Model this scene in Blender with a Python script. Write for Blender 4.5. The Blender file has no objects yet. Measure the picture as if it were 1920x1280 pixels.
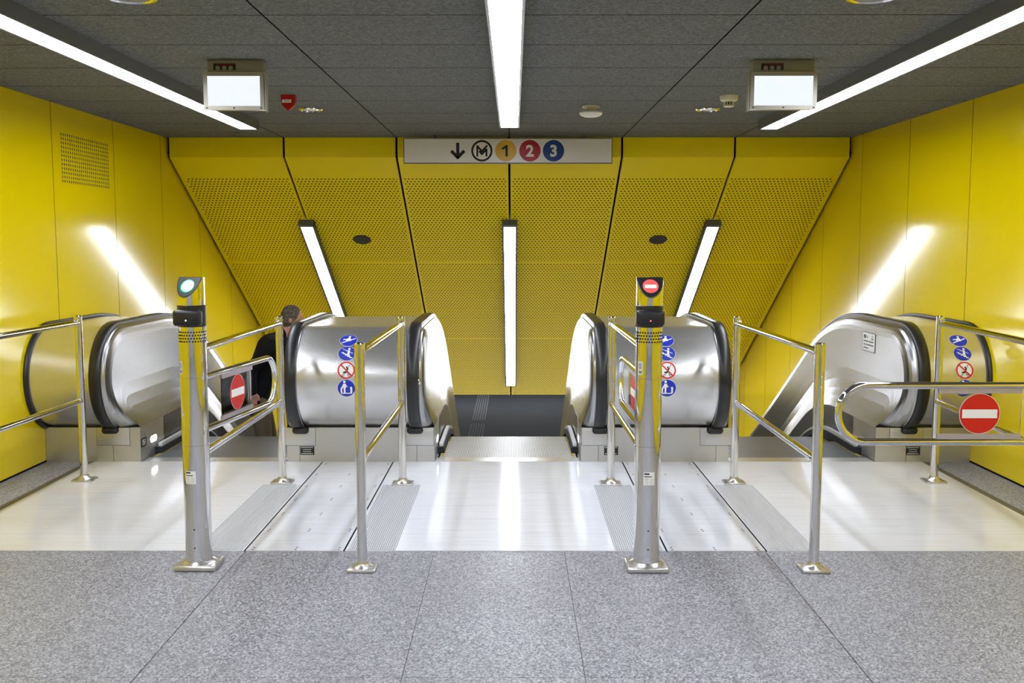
import bpy, bmesh, math, random
from mathutils import Vector, Matrix
random.seed(7)
PI = math.pi
scn = bpy.context.scene
COL = scn.collection
ROOT = {}

# ------------------------------------------------------------------ helpers
def lin(r, g, b):
    def c(v):
        v /= 255.0
        return v / 12.92 if v <= 0.04045 else ((v + 0.055) / 1.055) ** 2.4
    return (c(r), c(g), c(b), 1.0)

def mat(name, col, rough=0.5, metal=0.0, spec=0.5, **kw):
    m = bpy.data.materials.new(name)
    m.use_nodes = True
    p = m.node_tree.nodes['Principled BSDF']
    p.inputs['Base Color'].default_value = col if len(col) == 4 else (*col, 1)
    p.inputs['Roughness'].default_value = rough
    p.inputs['Metallic'].default_value = metal
    p.inputs['Specular IOR Level'].default_value = spec
    for k, v in kw.items():
        p.inputs[k.replace('_', ' ')].default_value = v
    return m

def emit(name, col, strength):
    m = bpy.data.materials.new(name)
    m.use_nodes = True
    nt = m.node_tree
    nt.nodes.clear()
    o = nt.nodes.new('ShaderNodeOutputMaterial')
    e = nt.nodes.new('ShaderNodeEmission')
    e.inputs[0].default_value = (*col[:3], 1)
    e.inputs[1].default_value = strength
    nt.links.new(e.outputs[0], o.inputs[0])
    return m

class G:
    """small node-graph helper on a principled material"""
    def __init__(s, m):
        s.nt = m.node_tree
        s.p = s.nt.nodes['Principled BSDF']
        tc = s.nt.nodes.new('ShaderNodeTexCoord')
        g = s.nt.nodes.new('ShaderNodeNewGeometry')
        s.obj = tc.outputs['Object']
        s.pos = g.outputs['Position']
    def link(s, a, b):
        s.nt.links.new(a, b)
    def put(s, sock, v):
        if hasattr(v, 'is_output'):
            s.nt.links.new(v, sock)
        else:
            sock.default_value = v
    def math(s, op, a, b=None, c=None):
        n = s.nt.nodes.new('ShaderNodeMath')
        n.operation = op
        for i, v in enumerate((a, b, c)):
            if v is not None:
                s.put(n.inputs[i], v)
        return n.outputs[0]
    def xyz(s, v=None):
        n = s.nt.nodes.new('ShaderNodeSeparateXYZ')
        s.link(v or s.pos, n.inputs[0])
        return n.outputs
    def mapping(s, scale, v=None):
        n = s.nt.nodes.new('ShaderNodeMapping')
        s.link(v or s.pos, n.inputs[0])
        n.inputs['Scale'].default_value = scale
        return n.outputs[0]
    def noise(s, v, scale, detail=3, rough=0.5):
        n = s.nt.nodes.new('ShaderNodeTexNoise')
        s.link(v, n.inputs['Vector'])
        n.inputs['Scale'].default_value = scale
        n.inputs['Detail'].default_value = detail
        n.inputs['Roughness'].default_value = rough
        return n.outputs['Fac']
    def voronoi(s, v, scale, out='Color'):
        n = s.nt.nodes.new('ShaderNodeTexVoronoi')
        s.link(v, n.inputs['Vector'])
        n.inputs['Scale'].default_value = scale
        return n.outputs[out]
    def ramp(s, fac, stops):
        n = s.nt.nodes.new('ShaderNodeValToRGB')
        s.link(fac, n.inputs[0])
        e = n.color_ramp.elements
        while len(e) < len(stops):
            e.new(0.5)
        for el, (p, c) in zip(e, stops):
            el.position = p
            el.color = c
        return n.outputs[0]
    def mix(s, fac, a, b, mode='MIX'):
        n = s.nt.nodes.new('ShaderNodeMix')
        n.data_type = 'RGBA'
        n.blend_type = mode
        s.put(n.inputs[0], fac)
        s.put(n.inputs[6], a)
        s.put(n.inputs[7], b)
        return n.outputs[2]
    def bump(s, h, strength, dist=0.002):
        n = s.nt.nodes.new('ShaderNodeBump')
        n.inputs['Strength'].default_value = strength
        n.inputs['Distance'].default_value = dist
        s.link(h, n.inputs['Height'])
        s.link(n.outputs[0], s.p.inputs['Normal'])
    def col(s, v):
        s.put(s.p.inputs['Base Color'], v)
    def rough(s, v):
        s.put(s.p.inputs['Roughness'], v)

class MB:
    def panel(s, x0, x1, y0, y1, z0, z1, m=0, ms=1, faces=(0,)):
        """box whose listed faces carry m and the rest ms"""
        V = [(x0, y0, z0), (x1, y0, z0), (x1, y1, z0), (x0, y1, z0), (x0, y0, z1), (x1, y0, z1), (x1, y1, z1), (x0, y1, z1)]
        F = [(0, 3, 2, 1), (4, 5, 6, 7), (0, 1, 5, 4), (1, 2, 6, 5), (2, 3, 7, 6), (3, 0, 4, 7)]
        s.add(V, [F[i] for i in faces], m)
        s.add(V, [F[i] for i in range(6) if i not in faces], ms)
    def __init__(s):
        s.v, s.f, s.m = [], [], []
    def add(s, verts, faces, m=0):
        o = len(s.v)
        s.v += [tuple(q) for q in verts]
        s.f += [tuple(i + o for i in fc) for fc in faces]
        s.m += [m] * len(faces)
    def bm(s, b, m=0):
        b.verts.index_update()
        s.add([v.co[:] for v in b.verts], [[v.index for v in f.verts] for f in b.faces], m)
        b.free()
    def box(s, x0, x1, y0, y1, z0, z1, m=0):
        s.add([(x0, y0, z0), (x1, y0, z0), (x1, y1, z0), (x0, y1, z0), (x0, y0, z1), (x1, y0, z1), (x1, y1, z1), (x0, y1, z1)],
              [(0, 3, 2, 1), (4, 5, 6, 7), (0, 1, 5, 4), (1, 2, 6, 5), (2, 3, 7, 6), (3, 0, 4, 7)], m)
    def rbox(s, c, size, bev, m=0, seg=2, rot=None):
        b = bmesh.new()
        bmesh.ops.create_cube(b, size=1)
        bmesh.ops.scale(b, vec=size, verts=b.verts)
        bmesh.ops.bevel(b, geom=b.edges[:], offset=bev, segments=seg, affect='EDGES', profile=0.5)
        M = Matrix.Translation(c)
        if rot is not None:
            M = M @ rot.to_4x4()
        bmesh.ops.transform(b, matrix=M, verts=b.verts)
        s.bm(b, m)
    def prism(s, poly, x0, x1, m=0, caps=True):
        """poly in (Y, Z), extruded along X"""
        n = len(poly)
        vs = [(x0, y, z) for y, z in poly] + [(x1, y, z) for y, z in poly]
        fs = [(i, (i + 1) % n, n + (i + 1) % n, n + i) for i in range(n)]
        s.add(vs, fs, m)
        if caps:
            for x, o in ((x0, 0), (x1, n)):
                s.ngon([(x, y, z) for y, z in poly], m)
    def ngon(s, pts, m=0):
        b = bmesh.new()
        f = b.faces.new([b.verts.new(p) for p in pts])
        bmesh.ops.triangulate(b, faces=[f])
        s.bm(b, m)
    def strip(s, a, b, m=0):
        n = len(a)
        s.add(list(a) + list(b), [(i, i + 1, n + i + 1, n + i) for i in range(n - 1)], m)
    def lathe(s, prof, c, n=32, m=0, axis='Z', cap=True):
        vs, fs = [], []
        for r, z in prof:
            for k in range(n):
                a = 2 * PI * k / n
                p = (r * math.cos(a), r * math.sin(a), z)
                if axis == 'Y':
                    p = (p[0], p[2], p[1])
                elif axis == 'X':
                    p = (p[2], p[0], p[1])
                vs.append((c[0] + p[0], c[1] + p[1], c[2] + p[2]))
        for j in range(len(prof) - 1):
            for k in range(n):
                k2 = (k + 1) % n
                fs.append((j * n + k, j * n + k2, (j + 1) * n + k2, (j + 1) * n + k))
        if cap:
            fs.append(tuple(range(n))[::-1])
            fs.append(tuple((len(prof) - 1) * n + k for k in range(n)))
        s.add(vs, fs, m)
    def tube(s, pts, r, n=20, m=0, closed=False, cap=True):
        pts = [Vector(p) for p in pts]
        N = len(pts)
        rs = r if isinstance(r, (list, tuple)) else [r] * N
        tang = []
        for i in range(N):
            a = pts[i - 1] if (i > 0 or closed) else pts[i]
            b = pts[(i + 1) % N] if (i < N - 1 or closed) else pts[i]
            tang.append((b - a).normalized())
        up = Vector((0, 0, 1)) if abs(tang[0].z) < 0.9 else Vector((1, 0, 0))
        u = tang[0].cross(up).normalized()
        vs, fs = [], []
        for i in range(N):
            u = (u - tang[i] * u.dot(tang[i])).normalized()
            w = tang[i].cross(u)
            for k in range(n):
                a = 2 * PI * k / n
                vs.append(pts[i] + (u * math.cos(a) + w * math.sin(a)) * rs[i])
        for i in range(N if closed else N - 1):
            j = (i + 1) % N
            for k in range(n):
                k2 = (k + 1) % n
                fs.append((i * n + k, i * n + k2, j * n + k2, j * n + k))
        if cap and not closed:
            fs.append(tuple(range(n))[::-1])
            fs.append(tuple((N - 1) * n + k for k in range(n)))
        s.add(vs, fs, m)
    def build(s, name, mats, parent=None, origin=None, angle=35, fix=True):
        if not isinstance(mats, (list, tuple)):
            mats = [mats]
        if parent is not None:
            origin = ROOT[parent]
        o = Vector(origin) if origin is not None else Vector((0, 0, 0))
        me = bpy.data.meshes.new(name)
        me.from_pydata([Vector(p) - o for p in s.v], [], s.f)
        for m in mats:
            me.materials.append(m)
        me.polygons.foreach_set('material_index', s.m)
        if fix:
            b = bmesh.new()
            b.from_mesh(me)
            bmesh.ops.recalc_face_normals(b, faces=b.faces[:])
            b.to_mesh(me)
            b.free()
        me.polygons.foreach_set('use_smooth', [True] * len(me.polygons))
        me.update()
        me.set_sharp_from_angle(angle=math.radians(angle))
        ob = bpy.data.objects.new(name, me)
        COL.objects.link(ob)
        if parent is not None:
            ob.parent = parent
        else:
            ob.location = o
        ROOT[ob] = o
        return ob

def thing(name, label, cat, loc, group=None):
    o = bpy.data.objects.new(name, None)
    o.empty_display_size = 0.1
    COL.objects.link(o)
    o.location = loc
    ROOT[o] = Vector(loc)
    return tag(o, label, cat, group)

def tag(o, label, cat, group=None):
    o['label'] = label
    o['category'] = cat
    if group:
        o['group'] = group
    return o

def struct(o):
    o['kind'] = 'structure'
    return o

def text_mesh(mb, body, size, place, bold=0.0, m=0, h=0.0):
    """place(u, v, h) -> world point; text centred on 0,0"""
    cu = bpy.data.curves.new('lettering', 'FONT')
    cu.body = body
    cu.size = size
    cu.align_x = 'CENTER'
    cu.align_y = 'CENTER'
    cu.offset = bold
    cu.resolution_u = 6
    ob = bpy.data.objects.new('lettering', cu)
    COL.objects.link(ob)
    dg = bpy.context.evaluated_depsgraph_get()
    me = bpy.data.meshes.new_from_object(ob.evaluated_get(dg))
    xs = [v.co.x for v in me.vertices]
    ys = [v.co.y for v in me.vertices]
    cx, cy = (min(xs) + max(xs)) / 2, (min(ys) + max(ys)) / 2
    mb.add([place(v.co.x - cx, v.co.y - cy, h) for v in me.vertices], [list(p.vertices) for p in me.polygons], m)
    bpy.data.objects.remove(ob)
    bpy.data.curves.remove(cu)
    bpy.data.meshes.remove(me)

# flat marks: place(u, v, h) maps sticker coordinates to the world
def mk_disc(mb, place, cu, cv, r, h, m=0, rings=6, n=40, r0=0.0, ry=None):
    k = 1.0 if ry is None else ry / r
    rad = [r0 + (r - r0) * i / rings for i in range(rings + 1)]
    vs = [place(cu + q * math.cos(2 * PI * j / n), cv + k * q * math.sin(2 * PI * j / n), h) for q in rad for j in range(n)]
    fs = [(i * n + j, i * n + (j + 1) % n, (i + 1) * n + (j + 1) % n, (i + 1) * n + j) for i in range(rings) for j in range(n)]
    mb.add(vs, fs, m)

def mk_stroke(mb, place, pts, w, h, m=0, sub=5):
    for (a, b), (c, d) in zip(pts[:-1], pts[1:]):
        L = math.hypot(c - a, d - b) or 1e-6
        tx, ty = (c - a) / L, (d - b) / L
        nx, ny = -ty * w / 2, tx * w / 2
        a2, b2, c2, d2 = a - tx * w * .3, b - ty * w * .3, c + tx * w * .3, d + ty * w * .3
        A = [place(a2 + (c2 - a2) * i / sub + nx, b2 + (d2 - b2) * i / sub + ny, h) for i in range(sub + 1)]
        B = [place(a2 + (c2 - a2) * i / sub - nx, b2 + (d2 - b2) * i / sub - ny, h) for i in range(sub + 1)]
        mb.strip(A, B, m)

def mk_rect(mb, place, u0, u1, v0, v1, h, m=0):
    mb.add([place(u0, v0, h), place(u1, v0, h), place(u1, v1, h), place(u0, v1, h)], [(0, 1, 2, 3)], m)

# ------------------------------------------------------------------ materials
YEL = (0.76, 0.585, 0.0, 1)
M = {}
M['yellow'] = mat('yellow_panel', YEL, 0.17, spec=0.55)
g = G(M['yellow'])
nz = g.noise(g.mapping((1, 1, 1)), 1.3, 2)
g.rough(g.math('MULTIPLY_ADD', nz, 0.02, 0.125))

M['yellow_slope'] = mat('yellow_slope_panel', (0.96, 0.77, 0.0, 1), 0.40, spec=0.25)
M['perforated'] = mat('yellow_perforated_panel', (0.96, 0.77, 0.0, 1), 0.45, spec=0.12)
g = G(M['perforated'])
X, Y, Z = g.xyz()
sl = g.math('DIVIDE', g.math('SUBTRACT', Y, 9.75), math.cos(math.radians(30)))
v = g.math('DIVIDE', sl, 0.044)
par = g.math('MULTIPLY', g.math('FLOORED_MODULO', g.math('FLOOR', v), 2.0), 0.5)
u = g.math('ADD', g.math('DIVIDE', X, 0.038), par)
du = g.math('MULTIPLY', g.math('SUBTRACT', g.math('FRACT', u), 0.5), 0.038)
dv = g.math('MULTIPLY', g.math('SUBTRACT', g.math('FRACT', v), 0.5), 0.044)
d2 = g.math('ADD', g.math('MULTIPLY', du, du), g.math('MULTIPLY', dv, dv))
hole = g.math('LESS_THAN', d2, 0.0092 ** 2)
seam = g.math('ABSOLUTE', g.math('SUBTRACT', g.math('FRACT', g.math('ADD', g.math('DIVIDE', X, 1.09), 0.5)), 0.5))
hole = g.math('MULTIPLY', hole, g.math('GREATER_THAN', seam, 0.03))
hole = g.math('MULTIPLY', hole, g.math('GREATER_THAN', sl, 0.36))
for sk in (2.078, 4.194):
    hole = g.math('MULTIPLY', hole, g.math('GREATER_THAN', g.math('ABSOLUTE', g.math('SUBTRACT', sl, sk)), 0.028))
g.col(g.mix(hole, (0.96, 0.77, 0.0, 1), (0.012, 0.008, 0.002, 1)))
g.rough(g.math('MULTIPLY_ADD', hole, 0.55, 0.4))

M['dark_gap'] = mat('dark_gap', (0.006, 0.006, 0.006, 1), 0.9, spec=0.1)
M['wall_gap'] = mat('wall_panel_joint', (0.12, 0.085, 0.002, 1), 0.8, spec=0.1)
M['ceiling'] = mat('ceiling_fibre_board', lin(112, 113, 110), 0.95, spec=0.1)
g = G(M['ceiling'])
n1 = g.noise(g.mapping((1, 1.6, 1)), 75, 4, 0.75)
n2 = g.noise(g.mapping((1, 3, 1)), 3, 3)
c = g.ramp(n1, [(0.34, lin(73, 75, 75)), (0.5, lin(112, 114, 114)), (0.66, lin(154, 156, 156))])
g.col(g.mix(g.math('MULTIPLY', n2, 0.45), c, lin(104, 106, 106)))
g.bump(n1, 0.3, 0.003)

M['terrazzo'] = mat('granite_terrazzo', lin(178, 178, 178), 0.42, spec=0.4)
g = G(M['terrazzo'])
vc = g.voronoi(g.mapping((1, 1, 0.2)), 150)
bw = g.nt.nodes.new('ShaderNodeRGBToBW')
g.link(vc, bw.inputs[0])
n3 = g.noise(g.mapping((1, 1, 0.2)), 160, 2)
n4 = g.noise(g.mapping((1, 1, 0.2)), 1.1, 4)
c = g.ramp(bw.outputs[0], [(0.18, lin(76, 77, 84)), (0.42, lin(130, 131, 140)), (0.62, lin(157, 158, 166)), (0.85, lin(198, 198, 205))])
c = g.mix(g.math('MULTIPLY', n3, 0.5), c, lin(133, 134, 142))
c = g.mix(g.ramp(n4, [(0.4, (0, 0, 0, 1)), (0.75, (0.3, 0.3, 0.3, 1))]), c, lin(124, 122, 119))
g.col(c)
g.rough(g.math('MULTIPLY_ADD', n4, 0.2, 0.3))

def brushed(name, col, rough, aniso=0.0, streak=(1, 60, 60), amt=0.03, **kw):
    m = mat(name, col, rough, kw.get('metal', 1.0))
    g = G(m)
    if aniso:
        tn = g.nt.nodes.new('ShaderNodeTangent')
        tn.direction_type = 'RADIAL'
        tn.axis = 'X'
        g.link(tn.outputs[0], g.p.inputs['Tangent'])
        g.p.inputs['Anisotropic'].default_value = aniso
    n = g.noise(g.mapping(streak), 6, 4, 0.6)
    if amt and not aniso:
        g.rough(g.math('MULTIPLY_ADD', n, amt, rough - amt / 2))
    return m

M['drum'] = brushed('brushed_drum_steel', lin(216, 215, 213), 0.27, 0.5, streak=(0.6, 40, 40), metal=0.88)
M['panel_steel'] = brushed('satin_panel_steel', lin(148, 148, 150), 0.25, streak=(20, 1, 20))
M['base_steel'] = brushed('satin_base_steel', lin(200, 198, 194), 0.36, streak=(1, 30, 30), metal=0.8)
M['rim_steel'] = brushed('polished_rim_steel', lin(174, 174, 175), 0.28, streak=(20, 2, 20))
M['skirt'] = mat('dark_skirt', lin(84, 84, 84), 0.35, 0.8)
M['chrome'] = mat('chrome', lin(225, 225, 228), 0.06, 1.0)
M['flange'] = mat('flange_steel', lin(205, 202, 198), 0.28, 0.9)
M['rubber'] = mat('handrail_rubber', (0.012, 0.012, 0.013, 1), 0.32, spec=0.5)
M['black'] = mat('black_plastic', (0.01, 0.01, 0.011, 1), 0.35)
M['brush'] = mat('brush_bristle', (0.013, 0.014, 0.02, 1), 0.8)
M['alu'] = mat('aluminium', lin(225, 226, 228), 0.3, 0.9)

M['white_alu'] = mat('bright_aluminium', lin(226, 226, 226), 0.3, 0.3)
M['plate'] = mat('floor_plate_aluminium', lin(228, 229, 232), 0.3, 0.03, spec=0.38)
g = G(M['plate'])
X, Y, Z = g.xyz()
ln = g.math('LESS_THAN', g.math('FRACT', g.math('DIVIDE', g.math('SUBTRACT', Y, 4.93), 0.295)), 0.012)
st = g.noise(g.mapping((0.7, 22, 1)), 3.0, 5, 0.6)
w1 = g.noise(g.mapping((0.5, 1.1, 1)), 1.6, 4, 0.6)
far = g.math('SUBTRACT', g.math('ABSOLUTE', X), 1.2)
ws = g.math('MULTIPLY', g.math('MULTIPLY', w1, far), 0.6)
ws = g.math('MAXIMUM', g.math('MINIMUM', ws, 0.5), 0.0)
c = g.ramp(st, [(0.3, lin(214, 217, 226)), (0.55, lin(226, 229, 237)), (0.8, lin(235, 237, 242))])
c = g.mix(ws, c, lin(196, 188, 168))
spk = g.math('GREATER_THAN', g.noise(g.mapping((1, 2, 1)), 42, 1), 0.79)
c = g.mix(g.math('MULTIPLY', spk, 0.6), c, lin(90, 88, 84))
c = g.mix(g.math('MULTIPLY', ln, 0.35), c, lin(120, 120, 120))
g.col(c)
g.rough(g.math('MULTIPLY_ADD', st, 0.04, 0.07))
M['ribs'] = mat('ribbed_aluminium', lin(200, 201, 205), 0.4, 0.1)
M['groove'] = mat('brown_expansion_strip', lin(96, 88, 66), 0.7)
M['screw'] = mat('screw_head', lin(70, 70, 72), 0.5, 0.6)

def tread(name, a, b, metal, rough):
    m = mat(name, a, rough, metal)
    g = G(m)
    X, Y, Z = g.xyz()
    f = g.math('LESS_THAN', g.math('FRACT', g.math('DIVIDE', X, 0.0125)), 0.42)
    n = g.noise(g.mapping((1, 1, 1)), 5, 3)
    c = g.mix(f, a, b)
    g.col(g.mix(g.math('MULTIPLY', n, 0.3), c, b))
    return m
M['tread_bright'] = tread('bright_step_tread', lin(222, 220, 214), lin(120, 118, 110), 0.2, 0.45)
M['tread_dark'] = tread('dark_step_tread', lin(150, 152, 155), lin(38, 39, 41), 0.5, 0.42)
M['riser'] = mat('step_riser', lin(46, 46, 48), 0.5, 0.5)
M['yellow_line'] = mat('yellow_step_line', lin(168, 148, 50), 0.5)
M['lamp'] = emit('lamp_diffuser', (0.93, 0.965, 1.06), 27.5)
M['slope_lamp'] = emit('slope_lamp_diffuser', (0.93, 0.965, 1.06), 28.0)
M['housing'] = mat('lamp_housing', lin(150, 152, 156), 0.45, 0.4)
M['side_housing'] = mat('side_lamp_housing', lin(108, 110, 116), 0.5, 0.3)
M['dark_housing'] = mat('dark_lamp_housing', lin(96, 98, 102), 0.5, 0.4)
M['lightbox'] = emit('lightbox_face', (0.91, 0.965, 1.0), 1.0)
M['box_frame'] = mat('lightbox_frame', lin(190, 187, 176), 0.35, 0.7)
M['box_mount'] = mat('lightbox_mount', lin(150, 148, 136), 0.45, 0.3)
M['white'] = mat('white_paint', lin(236, 236, 234), 0.45)
M['sign_white'] = mat('sign_face', lin(232, 230, 228), 0.3)
M['ink'] = mat('black_ink', (0.006, 0.006, 0.008, 1), 0.5)
M['sign_yellow'] = mat('line_yellow', lin(226, 178, 48), 0.35)
M['sign_red'] = mat('line_red', lin(176, 20, 40), 0.35)
M['sign_blue'] = mat('line_blue', lin(20, 56, 140), 0.35)
M['picto_blue'] = mat('pictogram_blue', lin(26, 48, 176), 0.35)
M['picto_red'] = mat('pictogram_red', lin(210, 24, 34), 0.35)
M['noentry'] = mat('no_entry_red', lin(204, 26, 18), 0.4)
M['siren'] = mat('siren_red', lin(170, 10, 14), 0.25)
M['cream'] = mat('cream_plastic', lin(214, 210, 190), 0.4)
M['speaker'] = mat('speaker_grille', lin(52, 52, 54), 0.75)
M['lower_floor'] = mat('dark_lower_floor', lin(92, 97, 102), 0.7)
g = G(M['lower_floor'])
n = g.noise(g.mapping((0.5, 0.25, 1)), 1.6, 4)
g.col(g.mix(n, lin(84, 89, 95), lin(104, 108, 112)))
M['tactile'] = mat('tactile_strip', lin(150, 153, 156), 0.7)
M['backwall'] = mat('grey_rear_wall', lin(188, 190, 196), 0.6)

m = bpy.data.materials.new('clear_acrylic')
m.use_nodes = True
nt = m.node_tree
nt.nodes.clear()
o = nt.nodes.new('ShaderNodeOutputMaterial')
tr = nt.nodes.new('ShaderNodeBsdfTransparent')
tr.inputs[0].default_value = (0.93, 0.92, 0.94, 1)
gl = nt.nodes.new('ShaderNodeBsdfGlossy')
gl.inputs['Roughness'].default_value = 0.06
mx = nt.nodes.new('ShaderNodeMixShader')
fr = nt.nodes.new('ShaderNodeFresnel')
fr.inputs[0].default_value = 1.35
nt.links.new(fr.outputs[0], mx.inputs[0])
nt.links.new(tr.outputs[0], mx.inputs[1])
nt.links.new(gl.outputs[0], mx.inputs[2])
nt.links.new(mx.outputs[0], o.inputs[0])
M['acrylic'] = m
M['acrylic_edge'] = mat('acrylic_clamp', lin(178, 168, 172), 0.35, 0.3)

# ------------------------------------------------------------------ dimensions
H = 2.58          # ceiling
WX = 3.31         # side walls
YE = 9.75         # where the flat ceiling ends
ZE = 2.39         # foot of the fascia
C30, S30 = math.cos(math.radians(30)), math.sin(math.radians(30))
YB = -4.6         # rear wall
FLOOR_END = 7.02
PLATE0 = 4.93

def slope_pt(x, s, off=0.0):
    return (x, YE + s * C30 - off * S30, ZE - s * S30 - off * C30)

# ------------------------------------------------------------------ setting
mb = MB()
xs = [-WX, -1.32, -0.36, 0.30, 1.32, WX]
ys = [YB, -2.5, -1.0, 0.48, 1.97, 3.45, PLATE0]
for i in range(len(xs) - 1):
    for j in range(len(ys) - 1):
        ga = 0.0025 if (abs(xs[i]) > 1 and abs(xs[i]) < 2) else 0.001
        gb = 0.0025 if (abs(xs[i + 1]) > 1 and abs(xs[i + 1]) < 2) else 0.001
        mb.box(xs[i] + ga, xs[i + 1] - gb, ys[j] + 0.001, ys[j + 1] - 0.001, -0.04, 0.0)
for sg in (-1, 1):
    a, b = sorted((sg * WX, sg * 3.02))
    mb.box(a, b, PLATE0, FLOOR_END, -0.04, 0.0)
    mb.box(*sorted((sg * 3.02, sg * 2.63)), FLOOR_END, 7.5, -0.04, -0.001)
    mb.box(*sorted((sg * 3.02, sg * WX)), FLOOR_END, 7.5, -0.04, -0.001)
mb.box(-3.02, 3.02, PLATE0, FLOOR_END, -0.04, -0.0045, 2)
for a, b in ((-1.59, -0.515), (0.515, 1.59)):
    mb.box(a, b, FLOOR_END, 7.5, -0.04, -0.001)
mb.box(-WX, WX, YB, FLOOR_END, -0.12, -0.04, 1)
struct(mb.build('floor', [M['terrazzo'], M['groove'], M['dark_gap']]))

mb = MB()
cx = [-WX, -2.18, -1.09, 0, 1.09, 2.18, WX]
cy = [4.607 + 0.673 * k for k in range(-14, 8)] + [YE]
cy[0] = YB
for i in range(6):
    for j in range(len(cy) - 1):
        mb.panel(cx[i] + 0.0045, cx[i + 1] - 0.0045, cy[j] + 0.0045, cy[j + 1] - 0.0045, H, H + 0.03)
mb.box(-WX, WX, YB, YE, H + 0.03, H + 0.06, 1)
struct(mb.build('ceiling', [M['ceiling'], M['dark_gap']]))

def side_wall(name, sg, y0):
    mb = MB()
    k0 = int((YB - y0) // 1.123)
    for k in range(k0, 12):
        a, b = max(y0 + 1.123 * k, YB), y0 + 1.123 * (k + 1)
        if b <= YB + 0.01:
            continue
        z0 = 0.014 if b < 7.6 else -4.6
        mb.panel(*sorted((sg * WX, sg * (WX + 0.02))), a + 0.0035, b - 0.0035, z0, H, 0, 1, (3,) if sg < 0 else (5,))
    mb.box(*sorted((sg * (WX + 0.02), sg * (WX + 0.06))), YB, y0 + 1.123 * 12, -4.6, H, 1)
    return struct(mb.build(name, [M['yellow'], M['wall_gap']]))
side_wall('wall_left', -1, 7.325)
side_wall('wall_right', 1, 7.21)

# sloped end wall: fascia and perforated panels
mb = MB()
S1, S2, S3, S4 = 0.345, (11.55 - YE) / C30, (13.382 - YE) / C30, (15.19 - YE) / C30
px = [-3.285, -2.18, -1.09, 0, 1.09, 2.18, 3.285]
def slab(x0, x1, s0, s1, m):
    P = [slope_pt(x0, s0), slope_pt(x1, s0), slope_pt(x1, s1), slope_pt(x0, s1)]
    Q = [slope_pt(x0, s0, -.03), slope_pt(x1, s0, -.03), slope_pt(x1, s1, -.03), slope_pt(x0, s1, -.03)]
    mb.add(P + Q, [(0, 1, 2, 3)], m)
    mb.add(P + Q, [(0, 4, 5, 1), (1, 5, 6, 2), (2, 6, 7, 3), (3, 7, 4, 0)], 0)
for i in range(6):
    a, b = px[i] + (0.011 if i else 0), px[i + 1] - (0.011 if i < 5 else 0)
    mb.box(a, b, YE, YE + 0.03, ZE, H)
    slab(a, b, 0, S1, 0)
    slab(a, b, S1, S2 - 0.003, 1)
    slab(a, b, S2 + 0.003, S3 - 0.003, 1)
    slab(a, b, S3 + 0.003, S4, 1)
A = [(x, YE + .045, z) for x in (-WX, WX) for z in (H + .05, ZE)]
mb.add([A[0], A[2], A[3], A[1]], [(0, 1, 2, 3)], 2)
mb.add([slope_pt(-WX, -.02, -.05), slope_pt(WX, -.02, -.05), slope_pt(WX, S4, -.05), slope_pt(-WX, S4, -.05)], [(0, 1, 2, 3)], 2)
e0, e1 = slope_pt(-WX, S4, -.0), slope_pt(WX, S4, -.0)
mb.add([e0, e1, (e1[0], e1[1] + .12, e1[2]), (e0[0], e0[1] + .12, e0[2])], [(0, 1, 2, 3)], 2)
struct(mb.build('wall_front', [M['yellow_slope'], M['perforated'], M['dark_gap']], fix=False))

mb = MB()
mb.box(-WX - .06, WX + .06, YB - 0.1, YB, 0, H)
struct(mb.build('wall_back', M['backwall']))
for nm, sg in (('trim_1', -1), ('trim_2', 1)):
    mb = MB()
    mb.box(*sorted((sg * 2.97, sg * 3.02)), PLATE0, FLOOR_END, -0.004, 0.0)
    struct(mb.build(nm, M['groove']))
for nm, sg in (('baseboard_left', -1), ('baseboard_right', 1)):
    mb = MB()
    mb.box(*sorted((sg * (WX + .001), sg * (WX + .019))), YB, 7.1, 0.0, 0.0135)
    struct(mb.build(nm, M['dark_gap']))
# lower hall at the foot of the escalators
LZ = -4.6
mb = MB()
mb.box(-9, 9, 25, 46, LZ - .1, LZ)
struct(mb.build('floor_lower', M['lower_floor']))
mb = MB()
mb.box(-9, 9, 15.5, 25, LZ - .1, LZ)
struct(mb.build('floor_bounce', M['plate']))  # pale unseen floor, added to bounce light up onto the yellow slope
mb = MB()
mb.box(-9, 9, 46, 46.1, LZ, 0.2)
mb.box(-9.1, -9, 15.2, 46, LZ, 0.2)
mb.box(9, 9.1, 15.2, 46, LZ, 0.2)
struct(mb.build('wall_lower', M['backwall']))
mb = MB()
mb.box(-9, 9, 15.33, 46, -0.75, -0.6)
struct(mb.build('ceiling_lower', M['ceiling']))
for k, (ya, yb) in enumerate(((31.0, 33.9), (34.6, 41.0))):
    mb = MB()
    for r in range(6):
        x = -1.42 + r * 0.085
        mb.box(x, x + 0.04, ya, yb, LZ, LZ + 0.006)
    tag(mb.build('tactile_strip', M['tactile'], origin=(-1.2, ya, LZ)),
        ['short ribbed tactile guide strip on dark lower floor, nearer the steps', 'long ribbed tactile guide strip on dark lower floor, running up to the yellow wall'][k], 'tactile strip', 'tactile strips on the lower floor')

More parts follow.
